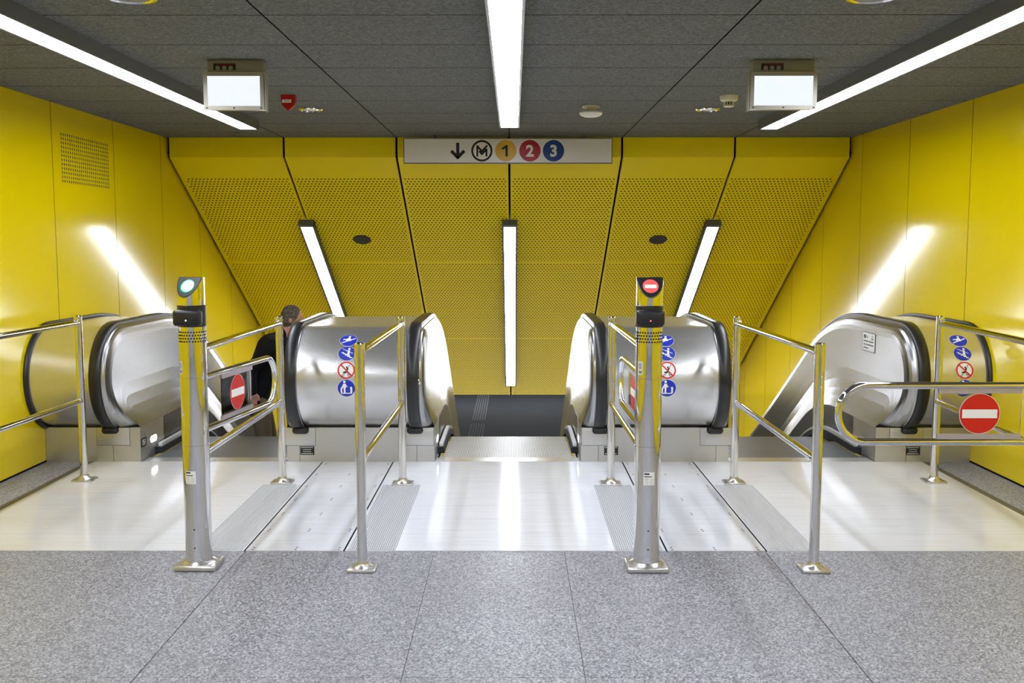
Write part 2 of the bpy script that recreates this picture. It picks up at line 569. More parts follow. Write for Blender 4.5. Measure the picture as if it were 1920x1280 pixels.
# ------------------------------------------------------------------ floor plates
def floor_plate(x0, x1, label, strips=(), screws=()):
    t = thing('floor_plate', label, 'floor plate', ((x0 + x1) / 2, (PLATE0 + FLOOR_END) / 2, 0), 'aluminium floor plates')
    mb = MB()
    mb.panel(x0 + .0045, x1 - .0045, PLATE0, FLOOR_END, -0.004, 0.003, 0, 1, (1, 2))
    for sx in screws:
        for j in range(7):
            for q in (0, 0.035):
                mb.lathe([(0.006, 0.0030), (0.006, 0.0036)], (sx, PLATE0 + 0.02 + j * 0.33 + q, 0), 10, 1)
    mb.build('plate', [M['plate'], M['screw']], t)
    for a, b in strips:
        mb = MB()
        n = int((b - a) / 0.0108)
        mb.box(a, b, PLATE0 + .01, 6.32, 0.003, 0.0036, 1)
        for k in range(n):
            x = a + (k + .5) * (b - a) / n
            mb.box(x - .0036, x + .0036, PLATE0 + .01, 6.32, 0.0036, 0.0062)
        o = mb.build('ribbed_strip', [M['ribs'], M['tactile']], t)
        o['label'] = 'grey ribbed anti-slip strip'
floor_plate(-2.97, -1.325, 'wide aluminium floor plate before the left escalator, stained beige toward the left wall', [(-1.59, -1.34)])
floor_plate(-1.325, -0.82, 'narrow aluminium floor plate with screws, before the casing left of the middle escalator', [], (-1.29, -1.07, -.85))
floor_plate(-0.82, 0.82, 'middle aluminium floor plate with a ribbed strip along both sides', [(-.805, -.56), (.56, .805)])
floor_plate(0.82, 1.326, 'narrow aluminium floor plate with screws, behind the post with the red light', [], (.85, 1.07, 1.29))
floor_plate(1.326, 2.97, 'wide aluminium floor plate before the right escalator, stained beige toward the right wall', [(1.34, 1.59)])

# ------------------------------------------------------------------ escalators
YC, ZC, R0 = 7.12, 0.615, 0.39
YK, ZTOP, RK = 7.92, 1.005, 2.55
NA, NK, LEN = 30, 10, 8.6
def path(inset, a0=-90.0, bottom=1.0, zmin=None):
    """points (Y, Z), normals; from under the newel round the front, along the top and down the incline"""
    P = []
    for i in range(NA + 1):
        a = a0 + (90 - a0) * i / NA
        k = 1.0
        if bottom != 1.0:
            k = bottom + (1 - bottom) * min(1, max(0, (a + 90) / 75.0))
        r = R0 - inset * k
        ar = math.radians(a)
        z = ZC + r * math.sin(ar)
        if zmin is not None:
            z = max(z, zmin)
        P.append((YC - r * math.cos(ar), z))
    z = ZTOP - inset
    for i in range(1, 6):
        P.append((YC + (YK - YC) * i / 5, z))
    rk = RK - inset
    for i in range(1, NK + 1):
        t = math.radians(30 * i / NK)
        P.append((YK + rk * math.sin(t), ZTOP - RK + rk * math.cos(t)))
    y, z = P[-1]
    P.append((y + LEN * C30, z - LEN * S30))
    return P
def lower_path(inset, y0):
    z = ZTOP - inset
    rk = RK - inset
    P = [(y0, z), (YK, z)]
    for i in range(1, NK + 1):
        t = math.radians(30 * i / NK)
        P.append((YK + rk * math.sin(t), ZTOP - RK + rk * math.cos(t)))
    y, z = P[-1]
    P.append((y + LEN * C30, z - LEN * S30))
    return P

def handrail(par, xc):
    outer = path(0.0, -86)
    inner = path(0.032, -86)
    mb = MB()
    w, rows = 0.041, []
    prof = [(-1.0, .0, .55), (-.93, .0, .2), (-.7, 0, .03), (0, 0, 0), (.7, 0, .03), (.93, 0, .2), (1, 0, .55), (.93, 0, .9), (.6, 0, 1), (-.6, 0, 1), (-.93, 0, .9)]
    n = len(prof)
    vs, fs = [], []
    for (a, b), (c, d) in zip(outer, inner):
        for q, _, t in prof:
            vs.append((xc + w * q, a + (c - a) * t, b + (d - b) * t))
    for i in range(len(outer) - 1):
        for k in range(n):
            k2 = (k + 1) % n
            fs.append((i * n + k, i * n + k2, (i + 1) * n + k2, (i + 1) * n + k))
    fs.append(tuple(range(n)))
    mb.add(vs, fs)
    mb.build('handrail', M['rubber'], par)

def bulge(amp, y, z):
    """sideways lean of the inner panel at height above the skirt"""
    if y < YK:
        h = z - 0.25
    else:
        dy, dz = y - YK, z - (ZTOP - RK)
        if math.atan2(dy, dz) < math.radians(30):
            h = math.hypot(dy, dz) - (RK - .755)
        else:
            h = dy * S30 + dz * C30 - (RK - .755)
    t = min(1.0, max(0.0, h / .36))
    return amp * (1 - (1 - t) ** 2)

def balustrade(par, xp, out, off, amp):
    """xp: foot of the inner panel, out: +1/-1 direction from panel towards the casing"""
    mb = MB()
    prof = [(.172, .034), (.165, .028), (.086, .028), (.080, .036), (.062, .040), (.040, .050), (.022, .068), (.008, .094), (0.0, .125)]
    top = path(.125, -90, .18, 0.2502)
    lines = []
    for d, ins in prof:
        P = path(ins, -90, .18, 0.2502)
        L = []
        for (y, z), (yt, zt) in zip(P, top):
            if d > .08:
                dx = off + d - .125
            else:
                f = 1 - d / .08
                dx = (off - .045) * (1 - f) + bulge(amp, yt, zt) * f
            L.append((xp + out * dx, y, z))
        lines.append(L)
    for k, (a, b) in enumerate(zip(lines[:-1], lines[1:])):
        mb.strip(a, b, 0)
    mb.build('balustrade_rim', M['rim_steel'], par, angle=50)
    mb = MB()
    low = []
    for i, (y, z) in enumerate(top):
        if i <= NA:
            low.append((YC - .09 + .09 * i / NA, .2502))
        elif i <= NA + 5:
            low.append((y, .2502))
        else:
            k = min(i - NA - 5, NK)
            t = math.radians(30 * k / NK)
            q = (YK + (RK - .754) * math.sin(t), ZTOP - RK + (RK - .754) * math.cos(t))
            if i - NA - 5 > NK:
                q = (q[0] + LEN * C30, q[1] - LEN * S30)
            low.append(q)
    rows = []
    for j in range(9):
        f = (j / 8.0) ** 1.5
        rows.append([(xp + out * bulge(amp, a + (c - a) * f, b + (d - b) * f), a + (c - a) * f, b + (d - b) * f) for (a, b), (c, d) in zip(low, top)])
    for a, b in zip(rows[:-1], rows[1:]):
        mb.strip(a, b)
    mb.build('inner_panel', M['panel_steel'], par, angle=50)
    # skirt below
    mb = MB()
    a = lower_path(0.756, 7.5)
    b = lower_path(1.25, 7.5)
    mb.strip([(xp - out * .002, y, z) for y, z in a], [(xp - out * .002, y, z) for y, z in b])
    mb.strip([(xp - out * .002, y, z) for y, z in a], [(xp + out * .004, y, z) for y, z in a], 0)
    mb.build('skirt_panel', M['skirt'], par)
    # brush deflector
    mb = MB()
    def band(i0, i1, d0, d1, m, y0):
        p0, p1 = lower_path(i0, y0), lower_path(i1, y0)
        L = [[(xp - out * d0, y, z) for y, z in p0], [(xp - out * d1, y, z) for y, z in p0],
             [(xp - out * d1, y, z) for y, z in p1], [(xp - out * d0, y, z) for y, z in p1]]
        for k in range(4):
            mb.strip(L[k], L[(k + 1) % 4], m)
        mb.add([l[0] for l in L], [(0, 1, 2, 3)], m)
    band(.930, .955, .012, .040, 0, 7.34)
    band(.955, .998, .0, .052, 1, 7.30)
    mb.build('skirt_brush', [M['white_alu'], M['brush']], par)

def escalator(xc, label, bright):
    t = thing('escalator', label, 'escalator', (xc, 7.2, 0), 'escalators going down')
    tm = M['tread_bright'] if bright else M['tread_dark']
    xl, xr = xc - 0.5, xc + 0.5
    mb = MB()
    mb.box(xc - .514, xc + .514, 7.021, 7.15, -.03, .005, 0)
    mb.box(xl, xr, 7.15, 7.37, -.03, .004, 1)
    for k in range(3):
        mb.lathe([(.005, .005), (.005, .0058)], (xc - .06 + .05 * k, 7.06, 0), 8, 2)
    for s in (-1, 1):
        mb.box(*sorted((xc + s * .468, xc + s * .49)), 7.2, 7.37, .004, .0048, 3)
    mb.build('comb_plate', [M['alu'], tm, M['screw'], M['yellow_line']], t)
    ys = [(7.38, 0.0), (7.78, -.04), (8.18, -.15), (8.58, -.36), (8.98, -.59)]
    ys += [(9.38 + .4 * k, -.82 - .231 * k) for k in range(16)]
    for y, z in ys:
        mb = MB()
        mb.box(xl, xr, y, y + .398, z - .03, z, 0)
        mb.box(xl, xr, y + .372, y + .396, z - .24, z - .03, 1)
        for s in (-1, 1):
            mb.box(*sorted((xc + s * .468, xc + s * .499)), y, y + .398, z, z + .001, 2)
        mb.build('step', [tm, M['riser'], M['yellow_line']], t)
    hw = 0.525
    for s in (-1, 1):
        off, amp = (.125, .042) if abs(xc) < .1 else ((.09, .04) if s * xc < 0 else (.195 if xc < 0 else .22, .12))
        balustrade(t, xc + s * hw, s, off, amp)
        handrail(t, xc + s * (hw + off))
    return t
XE = 2.105
E_L = escalator(-XE, 'left escalator with dark grey steps, a person in black riding down it', False)
E_C = escalator(0.0, 'middle escalator with bright silver steps under the central slope light', True)
E_R = escalator(XE, 'right escalator with dark grey steps and a paper notice on its steel side', False)

# paper notice on the right escalator's inner panel
mb = MB()
xp = XE + .525 + .12 - .002
def pl(u, v, h):
    return (xp - h, 7.55 - u, .812 + v)
mk_rect(mb, pl, -.132, .132, -.074, .074, 0.0, 1)
mk_rect(mb, pl, -.127, .127, -.069, .069, 0.001, 0)
mk_rect(mb, pl, -.105, -.06, .025, .052, 0.002, 1)
mk_rect(mb, pl, -.045, -.02, .03, .046, 0.002, 2)
mk_disc(mb, pl, .075, .043, .014, 0.002, 2, 1, 12, r0=.008)
mk_rect(mb, pl, .05, .1, .02, .03, 0.002, 2)
for r, (v, segs) in enumerate(((.004, ((-.105, -.005), (.01, .095))), (-.022, ((-.105, -.08), (-.07, -.05), (-.04, .095))), (-.047, ((-.105, -.01),)))):
    for a, b in segs:
        mk_stroke(mb, pl, [(a, v), (b, v)], .008, .002, 1)
o = mb.build('paper_notice', [M['white'], M['ink'], M['tactile']], E_R, fix=False)
o['label'] = 'white paper notice with three lines of black print'

# casings between the escalators: drum deck, base box, stickers, plates
def drum_poly(ins):
    p = path(ins, -90)
    y, z = p[-1]
    return p + [(y - .9 * S30, z - .9 * C30), (8.4, .0), (8.3, 0.2503), (YC, 0.2503)]

def picto(mb, place, kind):
    r = .0615
    if kind == 2:
        mk_disc(mb, place, 0, 0, r, .0008, 0)
        W, K = 0, 3
        mk_disc(mb, place, 0, 0, r * .97, .0014, 2, 2, 40, r0=r * .80)
        for w, q in ((.006, K),):
            mk_stroke(mb, place, [(-.018, -.03), (.002, -.014), (.012, .006), (.02, .034), (.028, .036)], .0035, .0018, q)
            mk_stroke(mb, place, [(-.018, -.016), (.002, -.010), (.008, .012)], .010, .0020, q)
            mk_stroke(mb, place, [(.004, -.014), (.016, -.032)], .0035, .0018, q)
            mk_disc(mb, place, .004, .02, .006, .0018, q, 1, 12)
            mk_disc(mb, place, -.022, -.035, .008, .0018, q, 1, 14, r0=.005)
            mk_disc(mb, place, .018, -.035, .008, .0018, q, 1, 14, r0=.005)
        mk_stroke(mb, place, [(-.038, .038), (.038, -.038)], .0095, .0024, 2)
        return
    mk_disc(mb, place, 0, 0, r, .0008, 0)
    mk_disc(mb, place, 0, 0, r * .97, .0014, 1)
    h = .002
    if kind == 0:
        mk_stroke(mb, place, [(-.042, -.028), (.046, .016)], .008, h)
        mk_stroke(mb, place, [(-.034, .006), (-.004, .006)], .010, h)
        mk_stroke(mb, place, [(-.012, .0), (.006, .02)], .016, h)
        mk_stroke(mb, place, [(.004, .022), (.012, -.004)], .014, h)
        mk_disc(mb, place, .006, .038, .0085, h, 0, 1, 14)
    elif kind == 1:
        st = [(-.036, .006), (-.024, .006), (-.024, -.004), (-.010, -.004), (-.010, -.015), (.006, -.015), (.006, -.026), (.022, -.026), (.022, -.036), (.036, -.036)]
        mk_stroke(mb, place, st, .0065, h)
        mk_stroke(mb, place, [(-.030, .038), (.040, .0)], .004, h)
        mk_stroke(mb, place, [(.012, .022), (.010, -.004)], .014, h)
        mk_stroke(mb, place, [(.014, -.002), (.016, -.026)], .008, h)
        mk_stroke(mb, place, [(.006, -.002), (-.004, -.014)], .007, h)
        mk_stroke(mb, place, [(.010, .02), (-.008, .024)], .006, h)
        mk_disc(mb, place, .014, .038, .0085, h, 0, 1, 14)
    else:
        mk_stroke(mb, place, [(-.034, -.030), (-.034, -.004), (-.028, .006)], .011, h)
        mk_stroke(mb, place, [(.034, -.030), (.034, -.002), (.032, .006)], .013, h)
        mk_stroke(mb, place, [(-.034, -.036), (.034, -.036)], .007, h)
        mk_stroke(mb, place, [(-.012, -.034), (-.012, .006)], .012, h)
        mk_stroke(mb, place, [(-.012, .008), (-.012, .026)], .020, h)
        mk_stroke(mb, place, [(-.020, .022), (-.030, .008)], .006, h)
        mk_stroke(mb, place, [(-.004, .024), (.006, .010)], .006, h)
        mk_disc(mb, place, -.012, .045, .009, h, 0, 1, 14)

PNAMES = ['blue round pictogram of a carried figure', 'blue round pictogram of a person on stairs holding the rail',
          'white round pictogram with red ring crossing out a pram', 'blue round pictogram of a person between two rails']
def casing(x0, x1, label, drum, stickers=None, plates=(), lamps=(), keys=(), seal=None, inlets=()):
    """x0,x1 base box; drum (a,b) drum span"""
    xc = (x0 + x1) / 2
    t = thing('escalator_casing', label, 'escalator casing', (xc, 7.3, 0), 'escalator casings')
    RI = .03
    mb = MB()
    mb.prism(drum_poly(RI), drum[0], drum[1])
    mb.build('drum_cover', M['drum'], t)
    mb = MB()
    mb.box(x0, x1, FLOOR_END, 7.5, 0.0, 0.2498)
    b = mb.build('base_box', M['base_steel'], t)
    # access hatches round the handrail inlets
    for xi, side in inlets:
        mb = MB()
        a, c = sorted((xi - side * .12, xi + side * .115))
        mb.rbox(((a + c) / 2, FLOOR_END - .001, .185), (c - a, .006, .125), .002)
        mb.box(a - .002, c + .002, FLOOR_END - .0012, FLOOR_END, .120, .248, 1)
        mb.build('inlet_hatch', [M['base_steel'], M['screw']], t)
        mb = MB()
        mb.rbox((xi + side * .012, FLOOR_END - .012, .234), (.118, .06, .056), .026, seg=4)
        mb.build('handrail_inlet', M['black'], t)
        mb = MB()
        xx = xi - side * .0
        mb.box(xx - .0012, xx + .0012, FLOOR_END - .0016, FLOOR_END, 0.0, .119)
        mb.build('panel_joint', M['screw'], t)
    for xq in plates:
        mb = MB()
        def pl(u, v, h):
            return (xq + u, FLOOR_END - .001 - h, .083 + v)
        mb.box(xq - .05, xq + .05, FLOOR_END - .003, FLOOR_END, .052, .114, 0)
        for v, a in ((.023, .044), (.008, .03), (-.007, .03), (-.021, .042)):
            for k in range(6):
                q0 = -a + 2 * a * k / 6
                mk_stroke(mb, pl, [(q0 + .001, v), (q0 + 2 * a / 6 - .004, v)], .004, .0026, 1, 1)
        o = mb.build('rating_plate', [M['black'], M['white']], t, fix=False)
        o['label'] = 'small black plate with lines of white print'
    for xf, side, on in lamps:
        mb = MB()
        def pl(u, v, h):
            return (xf + side * h, 7.275 + u, .122 + v)
        for q, m_, hh in ((1.25, 1, .002), (1.0, 0, .004)):
            mk_disc(mb, pl, -.04, 0, .024 * q, hh, m_, 1, 20)
            mk_disc(mb, pl, .04, 0, .024 * q, hh, m_, 1, 20)
            mk_rect(mb, pl, -.04, .04, -.024 * q, .024 * q, hh + .0001, m_)
        o = mb.build('direction_lamp', [emit('white_lamp', (.9, .97, 1), 5.0) if on else M['alu'], M['base_steel']], t, fix=False)
        o['label'] = 'oval white lamp, lit' if on else 'oval lamp, unlit'
        if on and x1 < -2:
            mb = MB()
            def pl(u, v, h):
                return (xf + side * h, 7.085 + u, .132 + v)
            mb.box(*sorted((xf, xf + side * .003)), 7.035, 7.135, .1, .164, 0)
            mk_stroke(mb, pl, [(-.028, .018), (-.016, .018), (-.016, -.018), (-.028, -.018), (-.028, .018)], .006, .0035, 1, 1)
            mk_stroke(mb, pl, [(.008, .018), (-.004, .018), (-.004, .0), (.008, .0), (.008, -.018), (-.004, -.018)], .006, .0035, 1, 1)
            mk_stroke(mb, pl, [(.03, .02), (.018, 0), (.03, -.02)], .005, .0035, 1, 1)
            o = mb.build('number_plate', [M['black'], M['white']], t, fix=False)
            o['label'] = 'small black plate with white characters'
    for xk in keys:
        mb = MB()
        yk, zk = YC - (R0 - RI), .615
        mb.lathe([(.018, 0), (.018, -.006), (.012, -.008), (.012, -.004), (.001, -.004)], (xk, yk + .004, .615), 20, 0, axis='Y')
        mb.build('key_switch', M['chrome'], t)
    if stickers is not None:
        rr = R0 - RI
        for k, ang in enumerate((49.6, 31.9, 12.8, -7.0)):
            mb = MB()
            def pl(u, v, h, ang=ang):
                a = math.radians(ang) + v * (.89 if ang > 30 else 1.0) / rr
                return (stickers + u, YC - (rr + h) * math.cos(a), ZC + (rr + h) * math.sin(a))
            picto(mb, pl, k)
            o = mb.build('pictogram_sticker', [M['white'], M['picto_blue'], M['picto_red'], M['ink']], t, fix=False)
            o['label'] = PNAMES[k]
    if seal is not None:
        mb = MB()
        mb.tube([(seal, y, z) for y, z in path(RI - .012, -88)], .016, 8)
        mb.build('rubber_seal', M['rubber'], t)
    return t
casing(-WX + .002, -2.63, 'steel escalator casing against the left yellow wall, lit oval lamp on its base', (-WX + .002, -2.87),
       lamps=((-2.63, 1, True),), seal=-WX + .012, inlets=((-2.825, -1),))
casing(-1.58, -0.525, 'steel drum casing between left and middle escalators, all four pictogram stickers in view', (-1.445, -.695), stickers=-1.105,
       plates=(-1.435,), lamps=((-.525, 1, True),), keys=(-.612,), inlets=((-1.49, 1), (-.65, -1)))
casing(0.525, 1.58, 'steel drum casing between middle and right escalators, stickers half hidden by the red-light post', (.695, 1.445), stickers=1.095,
       plates=(.74,), lamps=((.525, -1, True),), inlets=((.65, 1), (1.49, -1)))
casing(2.63, WX - .002, 'steel escalator casing against the right yellow wall, with four round stickers', (2.895, WX - .002), stickers=3.13,
       plates=(2.9,), lamps=((2.63, -1, False),), seal=WX - .012, inlets=((2.85, 1),))

# ------------------------------------------------------------------ railings and gates
def base_flange(par, x, y, r):
    mb = MB()
    mb.rbox((x, y, .008), (.135, .115, .016), .006)
    mb.lathe([(.050, .016), (.044, .021), (r + .010, .025), (r + .004, .034), (r + .003, .046), (r - .002, .046)], (x, y, 0), 28, cap=False)
    mb.build('base_flange', M['flange'], par)

def post(par, x, y, h=1.092, r=.0245):
    mb = MB()
    mb.lathe([(r - .002, .002), (r, .004), (r, h - .004), (r - .003, h), (r - .006, h), (r - .006, h - .01), (.001, h - .01)], (x, y, 0), 28)
    p = mb.build('post', M['chrome'], par)
    base_flange(p, x, y, r)
    return p

def rails(par, a, b, ra, rb, z=(1.047, .535)):
    a, b = Vector(a), Vector(b)
    d = (b - a).normalized()
    for zz in z:
        mb = MB()
        p, q = a + d * ra, b - d * rb
        mb.tube([(p.x, p.y, zz), (q.x, q.y, zz)], .0185, 24)
        for e, s in ((p, 1), (q, -1)):
            e2 = e + d * s * .028
            mb.tube([(e.x, e.y, zz), (e2.x, e2.y, zz)], .0225, 24)
        mb.build('rail', M['chrome'], par)

def railing(label, front, back, pillar=False):
    t = thing('barrier_railing', label, 'railing', ((front[0] + back[0]) / 2, (front[1] + back[1]) / 2, 0), 'chrome barrier railings')
    post(t, *back)
    if not pillar:
        post(t, *front)
    rails(t, front, back, .063 if pillar else .022, .022)
    return t
PL1, PL2, PL3 = (-1.478, 4.69), (.680, 4.67), (2.66, 4.50)
railing('chrome railing along the left wall, running out of frame', (-2.80, 4.64), (-2.79, 6.45))
railing('chrome railing behind the post with the green light', PL1, (-1.468, 6.385), True)
railing('chrome railing between two thin posts, left of the middle escalator', (-.682, 4.645), (-.678, 6.35))
railing('chrome railing behind the post with the red light', PL2, (.672, 6.35), True)
railing('chrome railing between two thin posts, at the left of the right escalator', (1.478, 4.64), (1.480, 6.38))
railing('chrome railing near the right wall, behind the closed gate', PL3, (2.80, 6.42), True)

def gate(px, py, ang, L, lamp, label, turn=0.0):
    t = thing('swing_gate', label, 'gate', (px, py, 0), 'swing gates')
    r, ztop, zch = .0625, 1.398, .094
    # column with a slanted face
    n = 48
    mb = MB()
    prof = [(r - .001, .03), (r, .031), (r, .600), (r - .0015, .601), (r - .0015, .604), (r, .605), (r, .923), (r - .0015, .924), (r - .0015, .927), (r, .928)]
    mb.lathe(prof, (px, py, 0), n, cap=False)
    vs = []
    for k in range(n):
        a = 2 * PI * k / n
        vs.append((px + r * math.cos(a), py + r * math.sin(a), .928))
    top = []
    ct, st_ = math.cos(turn), math.sin(turn)
    for k in range(n):
        a = 2 * PI * k / n
        yy = r * math.sin(a - turn)
        top.append((px + r * math.cos(a), py + r * math.sin(a), ztop + min(0, yy) * zch / r))
    mb.add(vs + top, [(k, (k + 1) % n, n + (k + 1) % n, n + k) for k in range(n)])
    k0 = int(round(turn / (2 * PI / n)))
    front = [top[(k + k0) % n] for k in range(n // 2, n + 1)]
    back = [top[(k + k0) % n] for k in range(0, n // 2 + 1)]
    mb.ngon(front)
    mb.ngon(back)
    # screws low on the column
    for z in (.11, .2):
        mb.lathe([(.004, -r - .0015), (.004, -r + .004)], (px, py, z), 10, 1, axis='Y')
    mb.build('column', [M['chrome'], M['screw']], t)
    mb = MB()
    mb.rbox((px, py, .014), (.2, .17, .028), .01, seg=3)
    mb.lathe([(r + .02, .028), (r + .012, .034), (r + .001, .04)], (px, py, 0), n, cap=False)
    mb.build('base_plate', M['flange'], t)
    # signal head on the slanted face
    sl = math.hypot(r, zch)
    ey, ez = r / sl, zch / sl           # up the slope
    def face(u, v, h):
        q = v * ey - h * ez
        return (px + u * ct - q * st_, py + u * st_ + q * ct, ztop + v * ez + h * ey)
    mb = MB()
    pts = [(r * .93 * math.cos(a), -sl * .93 * math.sin(a) - .003) for a in [PI * k / 24 for k in range(25)]]
    mb.ngon([face(u, v, .0015) for u, v in pts], 0)
    mb.strip([face(u, v, .0015) for u, v in pts], [face(u, v, -.002) for u, v in pts], 0)
    hd = mb.build('signal_head', M['black'], t)
    if lamp is not None:
        mb = MB()
        cv = -sl * .44
        if lamp == 'green':
            m0, m1 = emit('green_signal_rim', (.0, .75, .4), 1.1), emit('green_signal', (.75, 1, .93), 3.0)
            mk_disc(mb, face, 0, cv, .036, .0022, 0, 1, 40, ry=.036)
            mk_disc(mb, face, .002, cv, .031, .003, 1, 1, 40, ry=.031)
        else:
            m0, m1 = emit('red_signal', (1.0, .16, .16), 1.0), emit('red_signal_bar', (1, .86, .86), 1.6)
            mk_disc(mb, face, 0, cv, .037, .0022, 0, 1, 40)
            mk_rect(mb, face, -.027, .027, cv - .010, cv + .007, .003, 1)
        o = mb.build('signal_light', [m0, m1], hd, fix=False)
        o['label'] = 'lit green-white round signal' if lamp == 'green' else 'lit red round signal with a pale bar'
    # black sensor collar
    mb = MB()
    mb.lathe([(r + .0005, 1.166), (r + .003, 1.168), (r + .003, 1.266), (r + .0005, 1.268)], (px, py, 0), n, cap=False)
    mb.rbox((px - .003, py - .052, 1.210), (.132, .05, .076), .016, seg=4)
    sn = mb.build('sensor', M['black'], t)
    mb = MB()
    mb.lathe([(.0032, -.0785), (.0032, -.07)], (px - .004, py, 1.199), 12, axis='Y')
    o = mb.build('indicator', emit('indicator_white', (1, 1, 1), 4) if lamp == 'green' else emit('indicator_red', (1, .05, .08), 6), sn)
    # ventilation holes round the column
    mb = MB()
    for row in range(4):
        for k in range(30):
            a = 2 * PI * (k + (row % 2) * .5) / 30
            ca, sa = math.cos(a), math.sin(a)
            def pl(u, v, h):
                return (px + (r + h) * ca - u * sa, py + (r + h) * sa + u * ca, 1.098 + row * .0145 + v)
            mk_disc(mb, pl, 0, 0, .0044, .0009, 0, 1, 8)
    mb.build('vent_holes', M['ink'], t, fix=False)
    # paper label low on the column
    if lamp is not None:
        mb = MB()
        a0 = -PI / 2 + (.0 if lamp == 'red' else -.18)
        def pl(u, v, h):
            a = a0 + u / r
            return (px + (r + h) * math.cos(a), py + (r + h) * math.sin(a), .452 + v)
        for k in range(6):
            mk_rect(mb, pl, -.026 + k * .0087, -.026 + (k + 1) * .0087, -.031, .031, .0006, 0)
        mk_stroke(mb, pl, [(-.02, .023), (.0, .023)], .007, .0011, 1, 4)
        mk_stroke(mb, pl, [(-.02, .01), (.012, .01)], .004, .0011, 1, 4)
        for v in (-.002, -.01, -.018, -.025):
            mk_stroke(mb, pl, [(-.02, v), (-.004, v)], .0025, .0011, 2, 3)
            mk_stroke(mb, pl, [(.004, v), (.02, v)], .0025, .0011, 2, 3)
        o = mb.build('paper_label', [M['white'], M['ink'], M['backwall']], t, fix=False)
        o['label'] = 'small white printed label'
        mb = MB()
        def pl(u, v, h):
            a = -PI / 2 - .8 + u / r
            return (px + (r + h) * math.cos(a), py + (r + h) * math.sin(a), .975 + v)
        for k in range(4):
            mk_rect(mb, pl, -.014 + k * .007, -.014 + (k + 1) * .007, -.032, .032, .0006, 0)
        mk_stroke(mb, pl, [(-.006, .02), (.004, .02), (.004, .0), (-.006, .0), (-.006, .02)], .003, .0011, 1, 3)
        mk_stroke(mb, pl, [(-.008, -.012), (-.004, -.024), (0, -.014), (.004, -.024), (.008, -.012)], .003, .0011, 2, 3)
        o = mb.build('inspection_label', [M['cream'], M['picto_blue'], M['ink']], t, fix=False)
        o['label'] = 'small pale label with marks'
    # gate arm: racetrack loop
    ca, sa = math.cos(ang), math.sin(ang)
    def at(d, off, z):
        return (px + d * ca - off * sa, py + d * sa + off * ca, z)
    zt, zb = .912, .652
    rr = (zt - zb) / 2
    pts = [at(r - .003, 0, zt), at(L - rr, 0, zt)]
    for k in range(1, 16):
        a = PI / 2 - PI * k / 16
        pts.append(at(L - rr + rr * .92 * math.cos(a), 0, (zt + zb) / 2 + rr * math.sin(a)))
    pts += [at(L - rr, 0, zb), at(r - .003, 0, zb)]
    mb = MB()
    mb.tube(pts, .0165, 20)
    arm = mb.build('gate_arm', M['chrome'], t)
    d0, d1 = .30, .68
    mb = MB()
    def slabm(da, db, z0, z1, th, m_=0):
        P = [at(d, o_, z) for z in (z0, z1) for d, o_ in ((da, -th), (db, -th), (db, th), (da, th))]
        mb.add(P, [(0, 3, 2, 1), (4, 5, 6, 7), (0, 1, 5, 4), (1, 2, 6, 5), (2, 3, 7, 6), (3, 0, 4, 7)], m_)
    slabm(d0, d1, zb + .02, zt - .02, .003)
    pn = mb.build('acrylic_panel', M['acrylic'], t)
    pn['label'] = 'clear acrylic panel'
    mb = MB()
    slabm(d0, d1, zt - .036, zt - .014, .008)
    slabm(d0, d1, zb + .014, zb + .036, .008)
    mb.build('panel_clamp', M['acrylic_edge'], pn)
    mb = MB()
    dc = (d0 + d1) / 2
    zc = (zt + zb) / 2
    for sd in (-1, 1):
        def pl(u, v, h):
            return at(dc + u, sd * (.0035 + h), zc + v)
        mk_disc(mb, pl, 0, 0, .091, .0005, 0, 2, 56)
        mk_disc(mb, pl, 0, 0, .093, .0002, 1, 1, 56, r0=.090)
        mk_rect(mb, pl, -.08, .08, -.02, .02, .0012, 1)
    o = mb.build('no_entry_sign', [M['noentry'], M['white']], pn, fix=False)
    o['label'] = 'round red no-entry sign with a white bar'
    return t
gate(*PL1, math.radians(82.0), 1.03, 'green', 'chrome gate post with green signal light, its gate swung open away from us', -2 * PI * 2 / 48)
gate(*PL2, math.radians(91.2), 1.03, 'red', 'chrome gate post with red signal light, its gate swung open behind it')
gate(*PL3, math.radians(180.0), 1.145, None, 'closed gate across the right escalator with red no-entry sign facing us')

# ------------------------------------------------------------------ ceiling lights
def ceiling_light(xc, label, y1, hm='housing'):
    y0 = -3.9
    zb = 2.505
    t = thing('ceiling_light', label, 'ceiling light', (xc, (y0 + y1) / 2, H), 'light bars on the flat ceiling')
    w, wt = .068, .084
    mb = MB()
    # side cheeks flaring down and end plates
    for s in (-1, 1):
        mb.add([(xc + s * w, y0, zb), (xc + s * (w + .012), y0, zb), (xc + s * wt, y0, H), (xc + s * (w - .004), y0, H),
                (xc + s * w, y1, zb), (xc + s * (w + .012), y1, zb), (xc + s * wt, y1, H), (xc + s * (w - .004), y1, H)],
               [(0, 1, 5, 4), (1, 2, 6, 5), (2, 3, 7, 6), (3, 0, 4, 7), (0, 3, 2, 1), (4, 5, 6, 7)])
    mb.box(xc - wt, xc + wt, y1, y1 + .006, zb, H)
    mb.box(xc - wt, xc + wt, y0 - .006, y0, zb, H)
    mb.build('housing', M[hm], t)
    y = y1
    while y > y0 + .1:
        a = max(y - 1.56, y0)
        mb = MB()
        mb.box(xc - w, xc + w, a + .004, y - .004, zb + .004, zb + .03)
        mb.build('diffuser', M['lamp'], t)
        y = a
    return t
ceiling_light(-2.165, 'long white light bar on the ceiling above the left escalator', 8.42, 'side_housing')
ceiling_light(0.008, 'long white light bar along the middle of the ceiling', 8.3)
ceiling_light(2.165, 'long white light bar on the ceiling above the right escalator', 8.42, 'side_housing')

